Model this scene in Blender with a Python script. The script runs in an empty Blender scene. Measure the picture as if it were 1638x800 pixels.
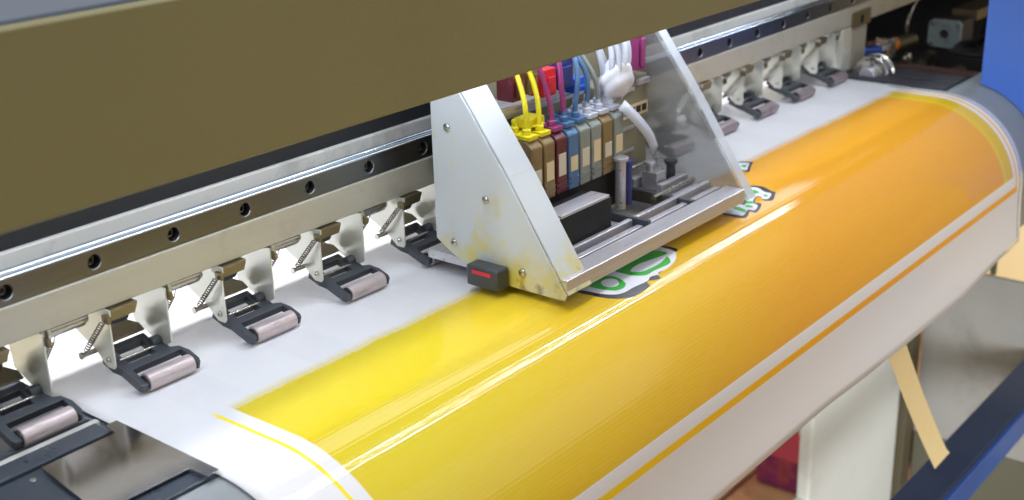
import bpy, bmesh, math, random
from math import sin, cos, pi, radians, sqrt
from mathutils import Vector, Matrix, geometry
random.seed(7)
S = bpy.context.scene
COL = S.collection

# ------------------------------------------------------------------ camera
RIGHT = Vector((0.6240417775467922, -0.7809636957643885, -0.025837294252057663))
DOWN = Vector((-0.290350324505114, -0.20105722215339167, -0.9355600902559582))
FWD = Vector((0.7254436910856795, 0.5913304484955846, -0.35222116879312615))
CAM = Vector((-0.35187764002344724, -0.6675406235838682, 0.3686882969358277))
cd = bpy.data.cameras.new('camera')
cam = bpy.data.objects.new('camera', cd); COL.objects.link(cam)
M = Matrix.Identity(4)
for i in range(3):
    M[i][0] = RIGHT[i]; M[i][1] = -DOWN[i]; M[i][2] = -FWD[i]; M[i][3] = CAM[i]
cam.matrix_world = M
cd.sensor_width = 36; cd.lens = 45.2478; cd.clip_start = 0.02; cd.clip_end = 60
cd.dof.use_dof = True; cd.dof.focus_distance = 0.93; cd.dof.aperture_fstop = 9.0
S.camera = cam

# ------------------------------------------------------------------ world, lamps, exposure
w = bpy.data.worlds.new('World'); S.world = w; w.use_nodes = True
nt = w.node_tree; nt.nodes.clear()
wo = nt.nodes.new('ShaderNodeOutputWorld'); wb = nt.nodes.new('ShaderNodeBackground')
tc = nt.nodes.new('ShaderNodeTexCoord'); sx = nt.nodes.new('ShaderNodeSeparateXYZ')
cr = nt.nodes.new('ShaderNodeValToRGB'); mr = nt.nodes.new('ShaderNodeMapRange')
mr.inputs['From Min'].default_value = -1; mr.inputs['From Max'].default_value = 1
nt.links.new(tc.outputs['Generated'], sx.inputs[0]); nt.links.new(sx.outputs['Z'], mr.inputs['Value'])
nt.links.new(mr.outputs[0], cr.inputs[0]); nt.links.new(cr.outputs[0], wb.inputs[0]); nt.links.new(wb.outputs[0], wo.inputs[0])
e = cr.color_ramp.elements
e[0].position = 0.2; e[0].color = (0.26, 0.235, 0.20, 1)
e[1].position = 0.95; e[1].color = (0.62, 0.64, 0.66, 1)
x_ = cr.color_ramp.elements.new(0.52); x_.color = (0.40, 0.37, 0.31, 1)
wb.inputs[1].default_value = 0.78

def area(name, loc, target, sx_, sy_, energy, color, xdir=Vector((1, 0, 0))):
    ld = bpy.data.lights.new(name, 'AREA'); ld.shape = 'RECTANGLE'; ld.size = sx_; ld.size_y = sy_
    ld.energy = energy; ld.color = color
    o = bpy.data.objects.new(name, ld); COL.objects.link(o)
    z = (Vector(loc) - Vector(target)).normalized(); x = (xdir - xdir.dot(z) * z).normalized(); y = z.cross(x)
    m = Matrix((x, y, z)).transposed().to_4x4(); m.translation = Vector(loc); o.matrix_world = m
    return o
# fluorescent tubes on the workshop ceiling, parallel to the machine, and added broad fills
area('tube_and_fill_light', (1.20, -0.085, 1.75), (1.20, -0.17, 0), 5.2, 0.013, 37, (0.93, 0.95, 1.0), Vector((1, 0.112, 0)))
area('tube_and_fill_light', (1.15, -0.90, 1.90), (1.15, -0.2, 0), 5.4, 0.9, 4, (0.93, 0.95, 1.0))  # unseen broad panel added as soft fill over the front
wl = bpy.data.lights.new('wall_fill', 'SPOT'); wl.energy = 22; wl.spot_size = radians(100); wl.spot_blend = 0.8; wl.shadow_soft_size = 0.1; wl.color = (1.0, 0.97, 0.9)  # unseen spot added to brighten the cream wall
wo_ = bpy.data.objects.new('wall_fill', wl); COL.objects.link(wo_); wo_.location = (1.70, -0.35, -0.42)
wo_.rotation_euler = (Vector((2.45, 0.15, -0.75)) - Vector(wo_.location)).to_track_quat('-Z', 'Y').to_euler()
area('tube_and_fill_light', (0.2, 1.6, 2.0), (0.4, 0, 0), 2.5, 0.5, 14, (1.0, 0.96, 0.9))
area('tube_and_fill_light', (1.7, -2.8, 1.9), (1.2, 0, -0.4), 4.5, 2.2, 26, (0.96, 0.97, 1.0))  # large unseen fill added in front to brighten the leg
# the light bar under the hood
area('hood_light_bar', (0.28, -0.053, 0.1985), (0.28, -0.053, 0.0), 1.62, 0.096, 1.36, (0.79, 0.86, 1.0))
# an unseen low spot added at the front to brighten the stand
sl = bpy.data.lights.new('stand_fill', 'SPOT'); sl.energy = 200; sl.spot_size = radians(25); sl.spot_blend = 0.5; sl.shadow_soft_size = 0.35; sl.color = (0.94, 0.97, 1.0)
so = bpy.data.objects.new('stand_fill', sl); COL.objects.link(so); so.location = (-0.5, -1.5, -0.20)
so.rotation_euler = (Vector((1.35, -0.05, -0.66)) - Vector(so.location)).to_track_quat('-Z', 'Y').to_euler()


# lamp strip under the back of the beam, lighting the sheet where it comes up behind the rollers
area('under_beam_light_bar', (0.42, 0.050, 0.0905), (0.42, 0.060, 0.0), 1.9, 0.006, 2.3, (0.95, 0.96, 1.0))
S.view_settings.view_transform = 'Standard'; S.view_settings.look = 'None'
S.view_settings.gamma = 1; S.view_settings.exposure = 0.0; S.view_settings.use_curve_mapping = False
S.render.engine = 'CYCLES'
S.cycles.max_bounces = 8; S.cycles.transparent_max_bounces = 12; S.cycles.caustics_reflective = False
S.cycles.use_denoising = True

# ------------------------------------------------------------------ materials
def srgb(r, g, b):
    f = lambda c: (c / 255 / 12.92) if c / 255 <= 0.04045 else ((c / 255 + 0.055) / 1.055) ** 2.4
    return (f(r), f(g), f(b), 1)
def mat(name, col, rough=0.5, metal=0.0, var=0.12, scale=60, bump=0.0, bscale=None, stretch=None, alpha=None,
        spec=0.5, rvar=0.12, dirt=None, dirt_amt=0.35, coat=0, emit=None, estr=0, rnd=False):
    m = bpy.data.materials.new(name); m.use_nodes = True
    n = m.node_tree; N = n.nodes; L = n.links; b = N['Principled BSDF']
    tcn = N.new('ShaderNodeTexCoord'); mp = N.new('ShaderNodeMapping')
    L.new(tcn.outputs['Object'], mp.inputs['Vector'])
    if stretch: mp.inputs['Scale'].default_value = stretch
    no = N.new('ShaderNodeTexNoise'); no.inputs['Scale'].default_value = scale; no.inputs['Detail'].default_value = 5
    L.new(mp.outputs[0], no.inputs['Vector'])
    if rnd:
        oi_ = N.new('ShaderNodeObjectInfo'); cx = N.new('ShaderNodeCombineXYZ'); ml = N.new('ShaderNodeMath'); ml.operation = 'MULTIPLY'; ml.inputs[1].default_value = 37.0
        L.new(oi_.outputs['Random'], ml.inputs[0])
        for q_ in range(3): L.new(ml.outputs[0], cx.inputs[q_])
        L.new(cx.outputs[0], mp.inputs['Location'])
    hi = N.new('ShaderNodeMix'); hi.data_type = 'RGBA'
    c = col if len(col) == 4 else (*col, 1)
    hi.inputs[6].default_value = tuple(max(0, v * (1 - var)) for v in c[:3]) + (1,)
    hi.inputs[7].default_value = tuple(min(1, v * (1 + var)) for v in c[:3]) + (1,)
    L.new(no.outputs['Fac'], hi.inputs[0])
    out = hi.outputs[2]
    if dirt is not None:
        n2 = N.new('ShaderNodeTexNoise'); n2.inputs['Scale'].default_value = scale * 0.35; n2.inputs['Detail'].default_value = 8
        n2.inputs['Roughness'].default_value = 0.7
        L.new(mp.outputs[0] if rnd else tcn.outputs['Object'], n2.inputs['Vector'])
        rp = N.new('ShaderNodeValToRGB'); rp.color_ramp.elements[0].position = 0.52; rp.color_ramp.elements[1].position = 0.72
        rp.color_ramp.elements[0].color = (0, 0, 0, 1); rp.color_ramp.elements[1].color = (dirt_amt,) * 3 + (1,)
        L.new(n2.outputs['Fac'], rp.inputs[0])
        dm = N.new('ShaderNodeMix'); dm.data_type = 'RGBA'; L.new(rp.outputs[0], dm.inputs[0]); L.new(out, dm.inputs[6])
        dm.inputs[7].default_value = (*dirt[:3], 1); out = dm.outputs[2]
    L.new(out, b.inputs['Base Color'])
    rm = N.new('ShaderNodeMapRange'); rm.inputs['To Min'].default_value = max(0.03, rough - rvar); rm.inputs['To Max'].default_value = min(1, rough + rvar)
    L.new(no.outputs['Fac'], rm.inputs['Value']); L.new(rm.outputs[0], b.inputs['Roughness'])
    b.inputs['Metallic'].default_value = metal
    b.inputs['Specular IOR Level'].default_value = spec
    b.inputs['Coat Weight'].default_value = coat
    if bump:
        bn = N.new('ShaderNodeTexNoise'); bn.inputs['Scale'].default_value = bscale or scale * 4; bn.inputs['Detail'].default_value = 4
        L.new(mp.outputs[0], bn.inputs['Vector'])
        bp = N.new('ShaderNodeBump'); bp.inputs['Strength'].default_value = bump; bp.inputs['Distance'].default_value = 0.001
        L.new(bn.outputs['Fac'], bp.inputs['Height']); L.new(bp.outputs[0], b.inputs['Normal'])
    if alpha is not None: b.inputs['Alpha'].default_value = alpha
    if emit: b.inputs['Emission Color'].default_value = emit; b.inputs['Emission Strength'].default_value = estr
    return m
BR = (1, 14, 14)          # streaks along x
MT = {}
MT['hood'] = mat('hood_paint', srgb(133, 127, 86), 0.5, 0, 0.09, 5, bump=0.2, bscale=700, dirt=srgb(112, 108, 76), dirt_amt=0.35)
MT['lid'] = mat('lid_paint', srgb(84, 94, 108), 0.5, 0, 0.05, 14)
MT['dark'] = mat('dark_housing', srgb(24, 26, 30), 0.6, 0, 0.1)
MT['black'] = mat('black_gap', srgb(22, 22, 24), 0.7)
MT['navy'] = mat('navy_back', srgb(20, 26, 44), 0.8, 0, 0.3, 12)
MT['beamw'] = mat('beam_grey', srgb(205, 203, 196), 0.42, 0.15, 0.06, 40, dirt=srgb(70, 60, 45), dirt_amt=0.5, stretch=(0.3, 3, 3))
MT['alu'] = mat('beam_aluminium', srgb(188, 184, 170), 0.4, 0.4, 0.07, 60, stretch=(0.25, 6, 6), dirt=srgb(120, 110, 90), dirt_amt=0.3)
MT['rail'] = mat('rail_steel', srgb(124, 125, 126), 0.33, 1.0, 0.16, 120, stretch=(0.12, 6, 6), rvar=0.1)
MT['railtop'] = mat('rail_groove_steel', srgb(215, 222, 228), 0.16, 1.0, 0.08, 120, stretch=(0.1, 4, 4), rvar=0.08)
MT['bolt'] = mat('bolt_steel', srgb(200, 196, 188), 0.25, 1.0, 0.15, 300)
MT['darkbolt'] = mat('dark_bolt_steel', srgb(110, 106, 98), 0.3, 0.9, 0.2, 300)  # darker bolt steel for the rail holes
MT['zinc'] = mat('zinc_sheet', srgb(226, 227, 216), 0.33, 0.55, 0.05, 30, dirt=srgb(206, 196, 160), dirt_amt=0.12)
MT['zincdark'] = mat('zinc_tab', srgb(138, 126, 98), 0.42, 0.9, 0.12, 90)  # darker zinc: the folded tab's shade is put into its colour
MT['lever'] = mat('brushed_lever', srgb(160, 150, 132), 0.4, 0.9, 0.25, 500)
MT['plastic'] = mat('black_plastic', srgb(62, 66, 72), 0.42, 0, 0.12, 260, bump=0.2, bscale=1500)
MT['rubber'] = mat('dark_rubber', srgb(34, 32, 34), 0.6)
MT['roller'] = mat('roller_rubber', srgb(196, 182, 182), 0.33, 0.35, 0.12, 380, stretch=(0.25, 1, 1), dirt=srgb(104, 80, 78), dirt_amt=0.55, coat=0.2, rnd=True)
MT['rollerdirty'] = mat('roller_rubber_worn', srgb(150, 136, 138), 0.35, 0.35, 0.2, 260, dirt=srgb(90, 60, 62), dirt_amt=0.6, rnd=True)
MT['rod'] = mat('rod_steel', srgb(190, 186, 178), 0.25, 1.0, 0.1, 200)
MT['spring'] = mat('spring_steel', srgb(128, 118, 110), 0.3, 1.0, 0.1, 200)
MT['platen'] = mat('platen_dark', srgb(66, 74, 84), 0.3, 0.2, 0.15, 60, rvar=0.1, dirt=srgb(110, 112, 110), dirt_amt=0.15)
MT['platenR'] = mat('platen_far', srgb(58, 58, 62), 0.55, 0, 0.2, 30)
MT['apron'] = mat('apron_grey', srgb(136, 142, 144), 0.45, 0, 0.05, 30, dirt=srgb(110, 112, 108), dirt_amt=0.3)
MT['clamp'] = mat('clamp_steel', srgb(204, 202, 208), 0.15, 1.0, 0.1, 18, rvar=0.06, dirt=srgb(120, 104, 104), dirt_amt=0.5)
MT['blue'] = mat('blue_panel', srgb(84, 132, 236), 0.45, 0, 0.05, 8)
MT['bluedark'] = mat('blue_beam_paint', srgb(60, 72, 98), 0.34, 0, 0.1, 12, rvar=0.08, dirt=srgb(30, 40, 70), dirt_amt=0.6)
MT['bluelip'] = mat('blue_lip_paint', srgb(50, 84, 152), 0.35, 0, 0.1, 12, dirt=srgb(60, 60, 90), dirt_amt=0.5)
MT['slat'] = mat('slat_navy', srgb(44, 56, 86), 0.7, 0, 0.3, 12)
MT['lowcab'] = mat('lower_cabinet_olive', srgb(104, 104, 88), 0.5, 0, 0.12, 9, dirt=srgb(60, 60, 52), dirt_amt=0.5)
MT['greycab'] = mat('cabinet_steel', srgb(172, 172, 168), 0.4, 0.1, 0.16, 9, dirt=srgb(96, 96, 90), dirt_amt=0.7, rvar=0.15)
MT['leg'] = mat('leg_paint', srgb(226, 230, 224), 0.5, 0, 0.05, 10, dirt=srgb(120, 124, 118), dirt_amt=0.4)
MT['olive'] = mat('olive_inner', srgb(88, 80, 60), 0.6)
MT['tape'] = mat('masking_tape', srgb(226, 204, 150), 0.6, 0, 0.06, 40, stretch=(6, 1, 1))
MT['red'] = mat('red_card', srgb(236, 98, 122), 0.6, 0, 0.08, 14)
MT['purple'] = mat('purple_pattern', srgb(150, 60, 120), 0.6, 0, 0.4, 60, dirt=srgb(214, 100, 80), dirt_amt=1.0)
MT['pink'] = mat('pink_card', srgb(240, 90, 130), 0.6)
MT['white'] = mat('white_card', srgb(235, 235, 230), 0.6)
MT['cream'] = mat('cream_wall', srgb(254, 240, 190), 0.8, 0, 0.03, 3)
MT['rear'] = mat('rear_guide', srgb(222, 212, 190), 0.5, 0, 0.04, 20)
MT['cartwhite'] = mat('carriage_white', srgb(216, 220, 220), 0.4, 0.1, 0.05, 30, dirt=srgb(150, 130, 96), dirt_amt=0.3)
MT['yellowink'] = mat('yellow_ink', srgb(236, 220, 40), 0.35, 0, 0.2, 90)
MT['magenta'] = mat('magenta_ink', srgb(150, 60, 116), 0.35, 0, 0.2, 90)
MT['cyan'] = mat('cyan_ink', srgb(80, 118, 160), 0.35, 0, 0.2, 90)
MT['darkred'] = mat('dark_red', srgb(104, 40, 50), 0.25, 0, 0.35, 40, dirt=srgb(40, 20, 26), dirt_amt=0.7)
MT['brown'] = mat('amber_damper', srgb(146, 122, 82), 0.22, 0, 0.35, 40, stretch=(1, 1, 0.4), dirt=srgb(70, 54, 34), dirt_amt=0.8)
MT['greyclear'] = mat('grey_damper', srgb(150, 158, 152), 0.22, 0, 0.3, 40, stretch=(1, 1, 0.4), dirt=srgb(70, 74, 72), dirt_amt=0.7, alpha=0.9)
MT['board'] = mat('board_cover', srgb(150, 144, 120), 0.45, 0.1, 0.08, 40)
MT['label'] = mat('label_strip', srgb(236, 214, 170), 0.6)
MT['redp'] = mat('red_plastic', srgb(214, 36, 50), 0.4)
MT['orangep'] = mat('orange_plastic', srgb(226, 130, 40), 0.4)
MT['bluep'] = mat('blue_plastic', srgb(30, 100, 220), 0.35)
MT['indigo'] = mat('indigo_plastic', srgb(56, 64, 132), 0.4)
MT['frame'] = mat('frame_silver', srgb(206, 204, 210), 0.3, 0.6, 0.15, 60, stretch=(0.2, 5, 5), rvar=0.08)
MT['acrylic'] = mat('smoked_acrylic', srgb(150, 152, 150), 0.35, 0, 0.25, 18, stretch=(1, 1, 5), alpha=0.56, coat=0.5)
MT['acrylicedge'] = mat('acrylic_edge', srgb(214, 220, 228), 0.2, 0, 0.05, 30, alpha=0.6)
MT['ribbon'] = mat('ribbon_cable', srgb(206, 210, 222), 0.4)
MT['motor'] = mat('cast_motor', srgb(176, 192, 192), 0.5, 0.3, 0.45, 140, dirt=srgb(60, 60, 50), dirt_amt=0.8)
MT['rust'] = mat('rusty_bar', srgb(110, 84, 74), 0.6, 0.2, 0.3, 40)
MT['brownbox'] = mat('brown_block', srgb(50, 46, 46), 0.5, 0, 0.2, 40)
MT['led'] = mat('led_emitter', srgb(230, 240, 255), 0.4, emit=(0.78, 0.86, 1, 1), estr=260)
MT['ledpcb'] = mat('led_board', srgb(220, 222, 224), 0.5)
MT['green'] = mat('print_green', srgb(56, 176, 62), 0.34)
MT['pwhite'] = mat('print_white', srgb(232, 234, 246), 0.3)
MT['pblack'] = mat('print_black', srgb(40, 42, 52), 0.36)

# floor tiles
def stained_white():
    m = mat('carriage_white_stained', srgb(206, 212, 216), 0.42, 0.1, 0.05, 30); N = m.node_tree.nodes; L = m.node_tree.links; b = N['Principled BSDF']
    t = N.new('ShaderNodeTexCoord'); sp = N.new('ShaderNodeSeparateXYZ'); L.new(t.outputs['Object'], sp.inputs[0])
    r1 = N.new('ShaderNodeMapRange'); r1.inputs['From Min'].default_value = 0.048; r1.inputs['From Max'].default_value = 0.012; L.new(sp.outputs[2], r1.inputs['Value'])
    no = N.new('ShaderNodeTexNoise'); no.inputs['Scale'].default_value = 55; no.inputs['Detail'].default_value = 6; L.new(t.outputs['Object'], no.inputs['Vector'])
    ad = N.new('ShaderNodeMath'); ad.operation = 'MULTIPLY_ADD'; L.new(r1.outputs[0], ad.inputs[0]); ad.inputs[1].default_value = 0.32; L.new(no.outputs['Fac'], ad.inputs[2])
    r2 = N.new('ShaderNodeMapRange'); r2.inputs['From Min'].default_value = 0.58; r2.inputs['From Max'].default_value = 0.92; L.new(ad.outputs[0], r2.inputs['Value'])
    mx = N.new('ShaderNodeMix'); mx.data_type = 'RGBA'; L.new(r2.outputs[0], mx.inputs[0])
    old = b.inputs['Base Color'].links[0].from_socket; L.new(old, mx.inputs[6]); mx.inputs[7].default_value = srgb(214, 200, 92)
    n3 = N.new('ShaderNodeTexNoise'); n3.inputs['Scale'].default_value = 120; n3.inputs['Detail'].default_value = 7; L.new(t.outputs['Object'], n3.inputs['Vector'])
    r3 = N.new('ShaderNodeMapRange'); r3.inputs['From Min'].default_value = 0.030; r3.inputs['From Max'].default_value = 0.004; L.new(sp.outputs[2], r3.inputs['Value'])
    a3 = N.new('ShaderNodeMath'); a3.operation = 'MULTIPLY_ADD'; L.new(r3.outputs[0], a3.inputs[0]); a3.inputs[1].default_value = 0.30; L.new(n3.outputs['Fac'], a3.inputs[2])
    r4 = N.new('ShaderNodeMapRange'); r4.inputs['From Min'].default_value = 0.72; r4.inputs['From Max'].default_value = 1.0; L.new(a3.outputs[0], r4.inputs['Value'])
    m3 = N.new('ShaderNodeMix'); m3.data_type = 'RGBA'; L.new(r4.outputs[0], m3.inputs[0]); L.new(mx.outputs[2], m3.inputs[6]); m3.inputs[7].default_value = srgb(112, 74, 40)
    L.new(m3.outputs[2], b.inputs['Base Color']); return m
MT['stained'] = stained_white()
def floor_mat():
    m = bpy.data.materials.new('floor_tiles'); m.use_nodes = True; N = m.node_tree.nodes; L = m.node_tree.links; b = N['Principled BSDF']
    t = N.new('ShaderNodeTexCoord'); br = N.new('ShaderNodeTexBrick'); br.offset = 0
    br.inputs['Scale'].default_value = 3.0; br.inputs['Brick Width'].default_value = 1.0; br.inputs['Row Height'].default_value = 1.0
    br.inputs['Mortar Size'].default_value = 0.012
    no = N.new('ShaderNodeTexNoise'); no.inputs['Scale'].default_value = 9; no.inputs['Detail'].default_value = 8; no.inputs['Distortion'].default_value = 1.2
    cr = N.new('ShaderNodeValToRGB'); cr.color_ramp.elements[0].color = srgb(150, 104, 70); cr.color_ramp.elements[1].color = srgb(222, 184, 132)
    cr.color_ramp.elements[0].position = 0.35; cr.color_ramp.elements[1].position = 0.65
    L.new(t.outputs['Object'], br.inputs['Vector']); L.new(t.outputs['Object'], no.inputs['Vector']); L.new(no.outputs['Fac'], cr.inputs[0])
    L.new(cr.outputs[0], br.inputs['Color1']); L.new(cr.outputs[0], br.inputs['Color2']); br.inputs['Mortar'].default_value = srgb(90, 74, 58)
    L.new(br.outputs['Color'], b.inputs['Base Color']); b.inputs['Roughness'].default_value = 0.35
    return m
MT['floor'] = floor_mat()

# printed vinyl: the print is laid out in real metres, u across the roll, v along it
ARC0 = -0.137; RAD = 0.10; X_TRACK = 0.0734
def vinyl_mat():
    m = bpy.data.materials.new('printed_vinyl'); m.use_nodes = True; n = m.node_tree; N = n.nodes; L = n.links; b = N['Principled BSDF']
    uv = N.new('ShaderNodeUVMap'); uv.uv_map = 'sheet'
    sp = N.new('ShaderNodeSeparateXYZ'); L.new(uv.outputs[0], sp.inputs[0])
    U, V = sp.outputs[0], sp.outputs[1]
    def mth(op, a, b_=None, c=None):
        q = N.new('ShaderNodeMath'); q.operation = op
        for i, v in enumerate((a, b_, c)):
            if v is None: continue
            if isinstance(v, (int, float)): q.inputs[i].default_value = v
            else: L.new(v, q.inputs[i])
        return q.outputs[0]
    def noise(scale, detail=2, vec=None, stretch=None):
        q = N.new('ShaderNodeTexNoise'); q.inputs['Scale'].default_value = scale; q.inputs['Detail'].default_value = detail
        if stretch:
            mp = N.new('ShaderNodeMapping'); mp.inputs['Scale'].default_value = stretch; L.new(uv.outputs[0], mp.inputs[0]); L.new(mp.outputs[0], q.inputs['Vector'])
        else: L.new(uv.outputs[0], q.inputs['Vector'])
        return q.outputs['Fac']
    def step(x, e0, e1):
        q = N.new('ShaderNodeMapRange'); q.interpolation_type = 'SMOOTHSTEP'; L.new(x, q.inputs['Value']) if not isinstance(x, (int, float)) else None
        q.inputs['From Min'].default_value = e0; q.inputs['From Max'].default_value = e1
        return q.outputs[0]
    def mix(f, a, c):
        q = N.new('ShaderNodeMix'); q.data_type = 'RGBA'; L.new(f, q.inputs[0])
        for i, v in ((6, a), (7, c)):
            if isinstance(v, tuple): q.inputs[i].default_value = v
            else: L.new(v, q.inputs[i])
        return q.outputs[2]
    band = lambda x, a, c, s=0.0004: mth('MULTIPLY', step(x, a - s, a + s), mth('SUBTRACT', 1.0, step(x, c - s, c + s)))
    # ragged start of the print (each swath begins a little differently)
    st = N.new('ShaderNodeMath'); st.operation = 'SNAP'; L.new(U, st.inputs[0]); st.inputs[1].default_value = 0.006
    jit = mth('MULTIPLY', mth('SUBTRACT', noise(1, 3, stretch=(26, 0.001, 1)), 0.5), 0.008)
    jit2 = mth('MULTIPLY', mth('SUBTRACT', noise(1, 2, stretch=(150, 0.001, 1)), 0.5), 0.0035)
    Vf = mth('ADD', V, mth('ADD', jit, jit2))
    slope = mth('MULTIPLY', mth('SUBTRACT', U, 0.1), 0.010)     # print starts a bit later on the far side
    Vf = mth('ADD', Vf, mth('MULTIPLY', slope, -1.0))
    Vr = mth('ADD', Vf, 0.059)
    cover = mth('ADD', mth('MULTIPLY', step(Vr, -0.0052, -0.0038), 0.28),
                mth('ADD', mth('MULTIPLY', step(Vr, -0.0018, -0.0006), 0.27), mth('MULTIPLY', step(Vr, 0.0026, 0.0045), 0.45)))
    inx = mth('MULTIPLY', step(U, 0.0902, 0.0910), mth('SUBTRACT', 1.0, step(U, 1.0752, 1.0762)))
    endv = mth('SUBTRACT', 1.0, step(V, 0.1366, 0.1374))
    field = mth('MULTIPLY', mth('MULTIPLY', inx, endv), cover)
    Us = mth('ADD', U, mth('ADD', mth('MULTIPLY', mth('SUBTRACT', noise(5, 3), 0.5), 0.25), mth('MULTIPLY', V, 1.3)))
    cr = N.new('ShaderNodeValToRGB'); L.new(step(Us, 0.0, 0.95), cr.inputs[0])
    cr.color_ramp.elements[0].color = srgb(219, 196, 22); cr.color_ramp.elements[0].position = 0.1
    cr.color_ramp.elements[1].color = srgb(230, 160, 26); cr.color_ramp.elements[1].position = 0.85
    k = cr.color_ramp.elements.new(0.45); k.color = srgb(226, 184, 26)
    col = cr.outputs[0]
    # yellow edge glow printed along the right side of the field
    col = mix(mth('MULTIPLY', step(U, 1.040, 1.058), 0.8), col, srgb(216, 186, 24))
    col = mix(mth('MULTIPLY', band(U, 1.0485, 1.052, 0.004), 0.75), col, srgb(228, 220, 12))
    col = mix(mth('MULTIPLY', noise(60, 4, stretch=(1, 6, 1)), 0.10), col, srgb(255, 240, 180))
    base = mix(mth('MULTIPLY', noise(12, 3), 0.4), srgb(232, 231, 232), srgb(226, 227, 231))
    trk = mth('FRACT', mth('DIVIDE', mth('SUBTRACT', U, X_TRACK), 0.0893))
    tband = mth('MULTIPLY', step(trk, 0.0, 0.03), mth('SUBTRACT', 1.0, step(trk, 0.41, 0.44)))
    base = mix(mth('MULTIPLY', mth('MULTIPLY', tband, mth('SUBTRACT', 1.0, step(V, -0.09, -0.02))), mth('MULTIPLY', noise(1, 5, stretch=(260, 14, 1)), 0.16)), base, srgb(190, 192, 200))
    col = mix(field, base, col)
    # outline rectangle
    vin = mth('MULTIPLY', step(Vf, -0.064, -0.056), mth('SUBTRACT', 1.0, step(V, 0.1562, 0.1568)))
    l1 = mth('MULTIPLY', band(U, 0.0772, 0.0800), vin)
    l2 = mth('MULTIPLY', band(U, 1.0830, 1.0865), vin)
    l3 = mth('MULTIPLY', band(V, 0.1495, 0.1565), mth('MULTIPLY', step(U, 0.0768, 0.0776), mth('SUBTRACT', 1.0, step(U, 1.0862, 1.0868))))
    line = mth('MAXIMUM', l1, mth('MAXIMUM', l2, l3))
    lc = mix(step(U, 0.08, 0.7), srgb(250, 222, 30), srgb(246, 170, 30))
    col = mix(line, col, lc)
    crm = mth('MULTIPLY', band(U, 1.0865, 1.0950), vin)
    col = mix(mth('MULTIPLY', crm, 0.5), col, srgb(240, 226, 170))
    bl = mth('MULTIPLY', band(U, 1.0955, 1.0978), mth('MULTIPLY', step(V, -0.066, -0.063), 1.0))
    col = mix(bl, col, srgb(62, 58, 130))
    L.new(col, b.inputs['Base Color'])
    # woven ribs of the banner cloth, parallel to the rollers
    wv = mth('SINE', mth('MULTIPLY', V, 2 * pi / 0.0030))
    wv = mth('MULTIPLY', wv, mth('ADD', 0.25, noise(1, 3, stretch=(6, 260, 1))))
    fine = noise(1, 3, stretch=(40, 1500, 1))
    wrinkle = mth('MULTIPLY', noise(9, 2), 3.0)
    h = mth('ADD', mth('MULTIPLY', wv, 0.85), mth('ADD', mth('MULTIPLY', fine, 0.35), wrinkle))
    bp = N.new('ShaderNodeBump'); bp.inputs['Strength'].default_value = 0.065; bp.inputs['Distance'].default_value = 0.0004
    L.new(h, bp.inputs['Height']); L.new(bp.outputs[0], b.inputs['Normal'])
    b.inputs['Roughness'].default_value = 0.09
    b.inputs['Specular IOR Level'].default_value = 0.36
    return m
MT['vinyl'] = vinyl_mat()

# ------------------------------------------------------------------ mesh helpers
def finish(bm, name, m, parent=None, bevel=0.0, smooth=False, seg=2):
    bmesh.ops.recalc_face_normals(bm, faces=bm.faces)
    me = bpy.data.meshes.new(name); bm.to_mesh(me); bm.free()
    o = bpy.data.objects.new(name, me); COL.objects.link(o)
    if isinstance(m, (list, tuple)):
        for k in m: me.materials.append(k)
    else: me.materials.append(m)
    if smooth:
        for p in me.polygons: p.use_smooth = True
        try: me.set_sharp_from_angle(angle=radians(38))
        except Exception: pass
    if bevel:
        md = o.modifiers.new('bevel', 'BEVEL'); md.width = bevel; md.segments = seg; md.limit_method = 'ANGLE'; md.angle_limit = radians(35)
    if parent: o.parent = parent
    return o
def islands(bm, **kw):
    """split a bmesh into its separate pieces"""
    bm.verts.ensure_lookup_table(); seen = set(); out = []
    for v in bm.verts:
        if v in seen: continue
        st = [v]; seen.add(v); grp = []
        while st:
            a = st.pop(); grp.append(a)
            for e_ in a.link_edges:
                b = e_.other_vert(a)
                if b not in seen: seen.add(b); st.append(b)
        nb = bmesh.new(); mp = {a: nb.verts.new(a.co) for a in grp}
        for f in {f for a in grp for f in a.link_faces}:
            g = nb.faces.new([mp[a] for a in f.verts]); g.material_index = f.material_index
        out.append(nb)
    bm.free(); return out
def box(bm, x0, x1, y0, y1, z0, z1, mi=0, rot=None, piv=None):
    vs = [bm.verts.new((x, y, z)) for x in (x0, x1) for y in (y0, y1) for z in (z0, z1)]
    if rot:
        for v in vs: v.co = rot @ (v.co - piv) + piv
    for f in ((0, 1, 3, 2), (4, 6, 7, 5), (0, 4, 5, 1), (2, 3, 7, 6), (0, 2, 6, 4), (1, 5, 7, 3)):
        q = bm.faces.new([vs[i] for i in f]); q.material_index = mi
    return vs
def plate(bm, outline, holes, mp, t0, t1, mi=0):
    """flat plate from a 2D outline with holes; mp(a, b, t) -> point"""
    loops = [list(outline)] + [list(h) for h in holes]
    tris = geometry.tessellate_polygon([[Vector((a, b, 0)) for a, b in l] for l in loops])
    flat = [p for l in loops for p in l]
    A = [bm.verts.new(mp(a, b, t0)) for a, b in flat]; B = [bm.verts.new(mp(a, b, t1)) for a, b in flat]
    for t in tris:
        try:
            f = bm.faces.new([A[i] for i in t]); f.material_index = mi
            f = bm.faces.new([B[i] for i in reversed(t)]); f.material_index = mi
        except ValueError: pass
    k = 0
    for l in loops:
        n = len(l)
        for i in range(n):
            j = (i + 1) % n
            f = bm.faces.new([A[k + i], A[k + j], B[k + j], B[k + i]]); f.material_index = mi
        k += n
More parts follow.
